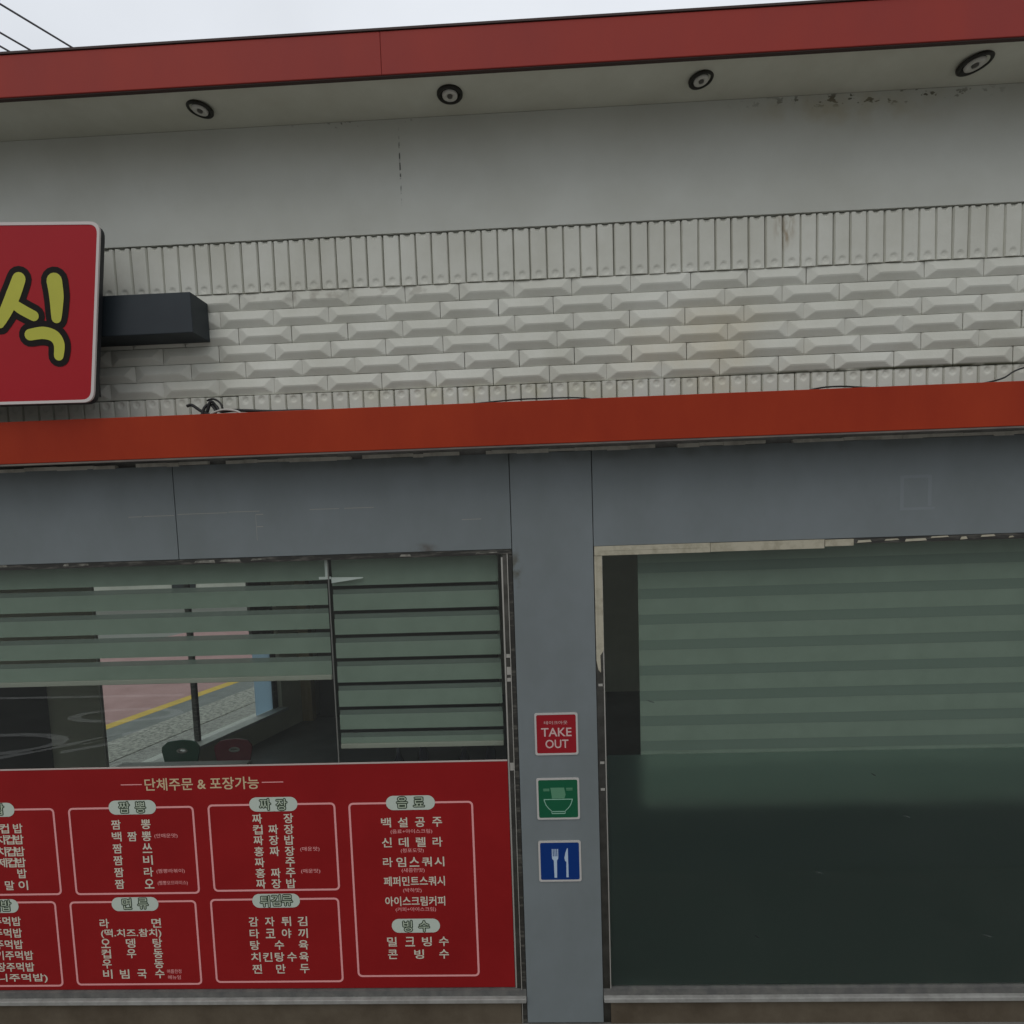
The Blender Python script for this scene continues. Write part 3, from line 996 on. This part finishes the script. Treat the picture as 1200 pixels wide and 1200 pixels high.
def mp_(k, x, y):
    (a, b_, c_, d), (X0, X1, Z1, Z0) = BOX[k]
    my = (c_ + d) / 2
    x = x - (y - my) * 0.045                    # the artwork grid leans a little; straighten it
    return X0 + (x - a) / (b_ - a) * (X1 - X0), Z1 + (y - c_) / (d - c_) * (Z0 - Z1)


CH = 0.058
LAY = {k: {n_: MB() for n_ in ("ink", "notes", "pills", "pill_ink", "pill_fill")} for k in BOX}
BORDER = {}
for k, (px_, (X0, X1, Z1, Z0)) in BOX.items():
    b = MB()
    o_, i_ = rrect(X0, X1, Z0, Z1, 0.028, 4), rrect(X0 + 0.0115, X1 - 0.0115, Z0 + 0.0115, Z1 - 0.0115, 0.018, 4)
    n = len(o_)
    b.add([(x, -0.0012, z) for x, z in o_ + i_], [(i, (i + 1) % n, n + (i + 1) % n, n + i) for i in range(n)])
    BORDER[k] = mnb(b, "menu_box", 'pink')


def pill(k, px, py, s):
    x, z = mp_(k, px, py)
    pts = rrect(x - 0.146, x + 0.146, z - 0.044, z + 0.044, 0.0435, 7)
    LAY[k]['pills'].add([(p, -0.0018, q) for p, q in pts], [tuple(range(len(pts)))])
    n = len(s)
    for i, ch in enumerate(s):
        xx = x + (i - (n - 1) / 2) * (0.100 if n == 2 else 0.072) * (1 if n == 2 else 0.95)
        zz = z + random.uniform(-0.004, 0.004)
        for q in range(8):
            text(LAY[k]['pill_ink'], ch, xx + 0.0062 * math.cos(q * math.pi / 4), zz + 0.0062 * math.sin(q * math.pi / 4), 0, -0.0022 - 0.00003 * q, 0.0, em=0.076)
        text(LAY[k]['pill_fill'], ch, xx, zz, 0, -0.0028, 0.0, em=0.076)


def fat(mb, s, x, z, size, width):
    """heavier strokes: the same glyph printed four times, a millimetre apart"""
    for q, (dx, dz) in enumerate(((-1, -1), (1, -1), (1, 1), (-1, 1))):
        text(mb, s, x + dx * 0.0009, z + dz * 0.0009, size, -0.0012 - q * 0.00003, 0.0, width=width)


def row(k, py, cols, s, size=CH, width=None):
    for c_, ch in zip(cols, s):
        if ch != ' ':
            x, z = mp_(k, c_, py)
            fat(LAY[k]['ink'], ch, x, z, size, width or size * 0.98)


def line(k, px, py, s, wpx, size=CH):
    x, z = mp_(k, px, py)
    fat(LAY[k]['ink'], s, x, z, size, wpx * 0.0053)


def note(k, px, py, s, wpx, size=0.030):
    x, z = mp_(k, px, py)
    text(LAY[k]['notes'], s, x, z, size, -0.0012, 0.0, width=wpx * 0.0053)


# header
b = MB()
fat(b, "단체주문 & 포장가능", -2.026, 1.581, 0.075, 0.695)
mnb(b, "header_lettering", 'hdr')
b = MB()
b.box(-2.521, -2.392, -0.0014, -0.0006, 1.580, 1.585)
b.box(-1.660, -1.530, -0.0014, -0.0006, 1.580, 1.585)
mnb(b, "header_dash", 'pink')
# box A (runs out of the picture)
pill('A', -9, 950, "컵밥")
for py, s in ((972, "  컵밥"), (985, "김치컵밥"), (999, "참치컵밥"), (1012, " 제컵밥"), (1025, "   밥"), (1039, "  말이")):
    d = (py - 972) * 0.04
    row('A', py, [-13 + d, -1 + d, 5 + d if s[1] == ' ' else 10 + d, 21 + d], s)
# box B
pill('B', 156, 947, "짬뽕")
for py, s in ((967, "짬 뽕"), (981, "백짬뽕"), (995, "짬 쓰"), (1009, "짬 비"), (1023, "짬 라"), (1037, "짬 오")):
    d = (py - 967) * 0.035
    row('B', py, [136 + d * .6, 154 + d, 171 + d * .6], s)
note('B', 194, 981, "(안매운맛)", 27)
note('B', 198, 1022.5, "(짬뽕라볶이)", 33)
note('B', 200, 1036.5, "(짬뽕오므라이스)", 35)
# box C
pill('C', 320.7, 943.3, "짜장")
for py, s in ((960, "짜 장"), (972.7, "컵짜장"), (985.3, "짜장밥"), (998.4, "홍짜장"), (1011.3, "짜 주"), (1024, "홍짜주"), (1036.7, "짜장밥")):
    d = (py - 960) * 0.037
    row('C', py, [301.3 + d, 319.5 + d, 338 + d * .6], s)
note('C', 362.5, 996.5, "(매운맛)", 22)
note('C', 363, 1022.5, "(매운맛)", 22)
# box D
pill('D', 481, 941.5, "음료")
row('D', 964, [452.5, 472, 492, 512], "백설공주")
note('D', 482, 974.8, "(음료+아이스크림)", 47)
row('D', 987, [453.3, 473, 493, 512.5], "신데렐라")
note('D', 483, 997, "(청포도맛)", 26)
row('D', 1010, [454.3, 470, 485.3, 500, 514.6], "라임스쿼시")
note('D', 484, 1020, "(새콤한맛)", 26)
line('D', 485.3, 1032.5, "페퍼민트스쿼시", 69)
note('D', 483, 1043.5, "(박하맛)", 21)
line('D', 486.2, 1056, "아이스크림커피", 68)
note('D', 487, 1066, "(커피+아이스크림)", 46)
pill('D', 487, 1085, "빙수")
row('D', 1104, [458.7, 480, 500, 520], "밀크빙수")
row('D', 1119, [459.5, 490.8, 520.3], "콘빙수")
# box E (runs out of the picture)
pill('E', -4, 1063, "주먹밥")
for py, s, xr in ((1081, "치즈주먹밥", 25), (1094.7, "김치주먹밥", 25.5), (1108, "참치주먹밥", 26), (1121, "불고기주먹밥", 37.5), (1134.7, "고추장주먹밥", 38), (1148, "(미니주먹밥)", 53)):
    wd = 11.3 * len(s)
    line('E', xr - wd / 2, py, s, wd)
# box F
pill('F', 159, 1060.7, "면류")
row('F', 1083, [122, 183], "라면")
line('F', 153, 1095, "(떡.치즈.참치)", 71)
row('F', 1106.4, [122.5, 152, 183.5], "오뎅탕")
row('F', 1118.7, [122.7, 152.5, 184], "컵우동")
row('F', 1130.7, [123, 184.4], "우동")
row('F', 1142.7, [123.4, 143.5, 164, 185], "비빔국수")
note('F', 202, 1140, "여름한정", 17, 0.026)
note('F', 202, 1147, "메뉴임", 15, 0.026)
# box G
pill('G', 324, 1056.7, "튀김류")
row('G', 1081, [297, 316, 335.3, 354.3], "감자튀김")
row('G', 1095, [297.7, 316.5, 335.5, 354.7], "타코야끼")
row('G', 1108.7, [298, 326.7, 355], "탕수육")
row('G', 1122.7, [298.7, 312.7, 326.7, 341.3, 355.4], "치킨탕수육")
row('G', 1136.7, [300, 328, 356], "찐만두")
for k in BOX:
    for n_, nm, m_ in (("ink", "lettering", 'ink'), ("notes", "note_lettering", 'note'), ("pills", "heading_label", 'pill'),
                       ("pill_ink", "heading_outline", 'pill_ink'), ("pill_fill", "heading_lettering", 'pill_fill')):
        if LAY[k][n_].v:
            mnb(LAY[k][n_], nm, m_).parent = BORDER[k]

# ------------------------------------------------------------------ blinds behind the glass
def zebra(x0, x1, ztop, zbot, gaps, label, y=0.085):
    e = tag(empty("window_blind", ((x0 + x1) / 2, y, zbot)), label, "blind", "striped roller blinds behind the shop glass")
    xm = (x0 + x1) / 2
    a, c_ = x0 - xm, x1 - xm
    f, s = MB(), MB()
    zt = ztop - zbot
    for g in gaps:
        g = g - zbot
        f.box(a, c_, -0.0005, 0.0005, g + 0.008, zt)
        s.box(a + 0.002, c_ - 0.002, 0.0035, 0.0045, g - 0.047, g - 0.014)
        zt = g - 0.042
    f.box(a, c_, -0.0005, 0.0005, 0.03, zt)
    f.build("fabric", 'blind', e)
    s.build("sheer_band", 'sheer', e)
    bx("bottom_rail", 'rail_b', e, a, c_, -0.012, 0.010, 0.0, 0.029, bevel=0.004)
    bx("head_rail", 'rail_b', e, a, c_, -0.02, 0.06, ztop - zbot + 0.002, ztop - zbot + 0.06, bevel=0.004)
    return e


zebra(-4.70, -1.228, 2.90, 2.175, [2.765, 2.618, 2.474, 2.330], "raised striped blind at left, its foot above the chairs")
_nb = zebra(-1.196, -0.212, 2.90, 1.750, [2.728, 2.580, 2.436, 2.294, 2.146, 1.998, 1.858], "narrow striped blind in the left window, beside the pillar")
b = MB()
b.box(-0.522, -0.506, -0.030, -0.022, 1.045, 1.155)
b.box(-0.560, -0.490, -0.030, -0.0221, 1.030, 1.0445)
b.prism([(-0.486, 1.006), (-0.30, 1.030), (-0.30, 1.036), (-0.486, 1.040)], -0.030, -0.022)
b.build("bracket", 'bracket', _nb)
e = tag(empty("window_blind", (2.0, 0.135, 1.345)), "wide pale green blind behind the frosted right window", "blind", "striped roller blinds behind the shop glass")
f, s = MB(), MB()
z = 2.90 - 1.36
zz = [2.828 - 0.1535 * k - 1.36 for k in range(10)]
for g in zz:
    if g - 0.06 < 0.03:
        break
    f.box(-1.39, 2.7, -0.0005, 0.0005, g, z)
    s.box(-1.39, 2.7, 0.0010, 0.0020, g - 0.062, g - 0.0002)
    z = g - 0.0622
f.box(-1.39, 2.7, -0.0005, 0.0005, 0.03, z)
f.build("fabric", 'blind', e)
s.build("sheer_band", 'sheer_b', e)
bx("bottom_rail", 'rail_b', e, -1.39, 2.7, -0.010, 0.010, 0.0, 0.029, bevel=0.004)
bx("head_rail", 'rail_b', e, -1.39, 2.7, -0.02, 0.06, 1.542, 1.60, bevel=0.004)

# ------------------------------------------------------------------ furniture seen through the left window
def chair(x, y, m, label):
    e = tag(empty("cafe_chair", (x, y, 0.15)), label, "chair", "plastic chairs behind the left window")
    b_ = MB()                           # back: flared shield with an oval grip hole, slightly curved
    n = 44
    outer_, hole_ = [], []
    ctrl = [(-0.13, 0.52), (0.13, 0.52), (0.155, 0.60), (0.192, 0.78), (0.188, 0.815), (0.140, 0.858), (0, 0.870), (-0.140, 0.858), (-0.188, 0.815), (-0.192, 0.78), (-0.155, 0.60)]
    for i in range(n):
        t = i / n * len(ctrl)
        j = int(t); u = t - j
        p, q = ctrl[j % len(ctrl)], ctrl[(j + 1) % len(ctrl)]
        outer_.append((p[0] * (1 - u) + q[0] * u, p[1] * (1 - u) + q[1] * u))
    for i in range(n):
        px, pz = outer_[i]
        a_ = math.atan2((pz - 0.765) / 0.9, px)
        hole_.append((0.055 * math.cos(a_), 0.765 + 0.024 * math.sin(a_)))
    b_.ring(outer_, hole_, 0.0, 0.018)
    o = b_.build("backrest", m, e)
    for v in o.data.vertices:
        v.co.y += -(v.co.x ** 2) * 0.9 + (v.co.z - 0.5) * 0.12 + 0.20
    b_ = MB()                           # pale rim and plate of the grip hole
    el = lambda rx, rz: [(rx * math.cos(2 * math.pi * k / 28), 0.765 + rz * math.sin(2 * math.pi * k / 28)) for k in range(28)]
    b_.ring(el(0.056, 0.025), el(0.036, 0.012), -0.004, 0.020)
    g_ = b_.build("grip_rim", 'table', o)
    for v in g_.data.vertices:
        v.co.y += -(v.co.x ** 2) * 0.9 + (v.co.z - 0.5) * 0.12 + 0.20
    b_ = MB()
    b_.slab([(-0.17, 0.19), (-0.20, -0.16), (-0.15, -0.20), (0.15, -0.20), (0.20, -0.16), (0.17, 0.19)], 0.43, 0.455)
    b_.build("seat", m, e, bevel=0.008)
    for sx in (-1, 1):
        for sy_ in (-1, 1):
            b_ = MB()
            b_.tube([(sx * 0.15, sy_ * 0.14, 0.43), (sx * 0.19, sy_ * 0.19, 0.0)], 0.012)
            b_.build("leg", 'metal_leg', e)
    for sx in (-1, 1):
        b_ = MB()
        b_.tube([(sx * 0.12, 0.16, 0.44), (sx * 0.125, 0.20, 0.54)], 0.014)
        b_.build("back_support", 'metal_leg', e)
    return e


chair(-3.595, 2.18, 'chair_g', "green plastic chair with an oval grip hole, behind the left window")
chair(-3.06, 2.18, 'chair_r', "dark red plastic chair with an oval grip hole, behind the left window")
t_ = tag(empty("dining_table", (-3.4, 1.72, 0.15)), "pale table in front of the two plastic chairs inside the shop", "table")
bx("tabletop", 'table', t_, -0.62, 0.64, -0.36, 0.42, 0.725, 0.758, bevel=0.006)
for sx in (-0.55, 0.57):
    for sy_ in (-0.30, 0.36):
        b = MB(); b.tube([(sx, sy_, 0.725), (sx, sy_, 0.0)], 0.018); b.build("leg", 'metal_leg', t_)
# low counter with bottles glimpsed under the narrow blind
ct = tag(empty("counter", (-0.75, 0.85, 0.15)), "dark counter inside the shop, under the narrow blind", "counter")
bx("counter_body", 'in_dark', ct, -0.42, 0.5, -0.2, 0.25, 0.0, 1.02)
bx("counter_top", 'rail', ct, -0.45, 0.53, -0.23, 0.28, 1.022, 1.05, bevel=0.004)
for i, (x, y, h, lb) in enumerate(((-1.02, 0.80, 0.30, "short dark bottle at the left end of the counter"), (-0.86, 0.90, 0.34, "tall dark bottle second on the counter, left of its middle"),
                                   (-0.55, 0.84, 0.31, "dark bottle standing just right of the counter's middle"), (-0.36, 0.88, 0.35, "tallest dark bottle at the right end of the counter"))):
    b = MB()
    b.lathe([(0.0005, 0), (0.038, 0), (0.04, 0.01), (0.04, h * 0.6), (0.015, h * 0.8), (0.014, h), (0.0005, h)], 18)
    o = b.build("bottle", 'outlet', None, (x, y, 1.2))
    tag(o, lb, "bottle", "bottles on the dark counter")

# ------------------------------------------------------------------ cables
def bez(pts, n=8):
    P = [Vector(p) for p in pts]
    q = []
    for i in range(len(P) - 1):
        p0, p1, p2, p3 = P[max(i - 1, 0)], P[i], P[i + 1], P[min(i + 2, len(P) - 1)]
        for s_ in range(n):
            t = s_ / n
            q.append(0.5 * ((2 * p1) + (p2 - p0) * t + (2 * p0 - 5 * p1 + 4 * p2 - p3) * t * t + (3 * p1 - p0 - 3 * p2 + p3) * t ** 3))
    q.append(P[-1])
    return q


b = MB()
b.tube(bez([(-1.89, -0.10, 3.775), (-1.86, -0.10, 3.778), (-1.81, -0.11, 3.745), (-1.77, -0.12, 3.735), (-1.745, -0.12, 3.79), (-1.72, -0.11, 3.765), (-1.69, -0.12, 3.735), (-1.60, -0.13, 3.735), (-1.4, -0.15, 3.718), (-1.1, -0.17, 3.700), (-0.7, -0.18, 3.60)]), 0.0085)
b.tube(bez([(-1.80, -0.13, 3.70), (-1.78, -0.12, 3.76), (-1.75, -0.11, 3.775), (-1.72, -0.12, 3.735), (-1.74, -0.13, 3.72), (-1.79, -0.12, 3.73)]), 0.008)
b.tube(bez([(-1.775, -0.10, 3.80), (-1.74, -0.10, 3.808), (-1.70, -0.11, 3.785), (-1.68, -0.12, 3.75)]), 0.0055)
tag(b.build("loose_cable", 'black'), "tangled black cable end lying on the lower red band near the sign", "cable")
b = MB()
b.tube(bez([(-1.74, -0.14, 3.72), (-1.66, -0.16, 3.735), (-1.58, -0.18, 3.722), (-1.54, -0.19, 3.70)]), 0.006)
tag(b.build("pale_cable", 'pale_wire'), "short pale wire under the tangled black cable on the red band", "cable")
b = MB()
b.tube(bez([(-0.30, -0.15, 3.715), (-0.09, -0.15, 3.727), (0.05, -0.15, 3.728), (0.30, -0.16, 3.718), (0.5, -0.17, 3.66)]), 0.004)
tag(b.build("thin_wire", 'black'), "thin black wire resting along the red band above the pillar", "cable")
b = MB()
b.tube(bez([(1.30, -0.16, 3.66), (1.48, -0.15, 3.716), (1.62, -0.15, 3.728), (1.80, -0.16, 3.712), (2.05, -0.17, 3.70), (2.30, -0.16, 3.706), (2.48, -0.12, 3.74), (2.62, -0.06, 3.80), (2.9, -0.04, 3.86)]), 0.0045)
tag(b.build("sagging_wire", 'black'), "black wire rising from the red band at the right edge", "cable")

for i, (a_, c_, lb) in enumerate((((-5.71, 3.59), (-5.32, 4.37), "highest of three overhead wires crossing the sky at left"),
                                  ((-6.04, 3.96), (-5.84, 4.37), "middle one of three overhead wires crossing the sky at left"),
                                  ((-6.21, 4.15), (-6.11, 4.36), "lowest of three overhead wires crossing the sky at left"))):
    d = Vector((0.45, 0.9, 0)).normalized()
    p0 = Vector((*a_, 9.0))
    d = (Vector((*c_, 9.0)) - p0).normalized()
    b = MB()
    b.tube([p0 + d * t - Vector((0, 0, 0.0)) for t in (-16, -6, -2, 0, 2, 8, 20)], 0.011, 6)
    tag(b.build("overhead_wire", 'wire'), lb, "wire", "overhead wires above the roof")

# ------------------------------------------------------------------ house across the side street (glimpsed between the blind's stripes)
hs_ = tag(empty("neighbour_house", (-17, 24, 0)), "cream house across the side street, glimpsed between the blind's stripes", "house")
bx("wall", 'house', hs_, -7, 5.5, 0, 8, 0, 5.6)
bx("roof", 'house_roof', hs_, -7.4, 5.9, -0.4, 8.4, 5.602, 5.9)
for x in (-5.5, -2.6, 3.0):
    f = bx("window", 'house_dark', hs_, x, x + 1.3, -0.04, -0.002, 1.2, 2.6)
    bx("sill", 'alu', f, x - 0.05, x + 1.35, -0.12, -0.005, 1.1, 1.19)
bx("door", 'house_dark', hs_, 0.4, 1.5, -0.04, -0.002, 0.02, 2.2)

bpy.data.objects.remove(_fo)
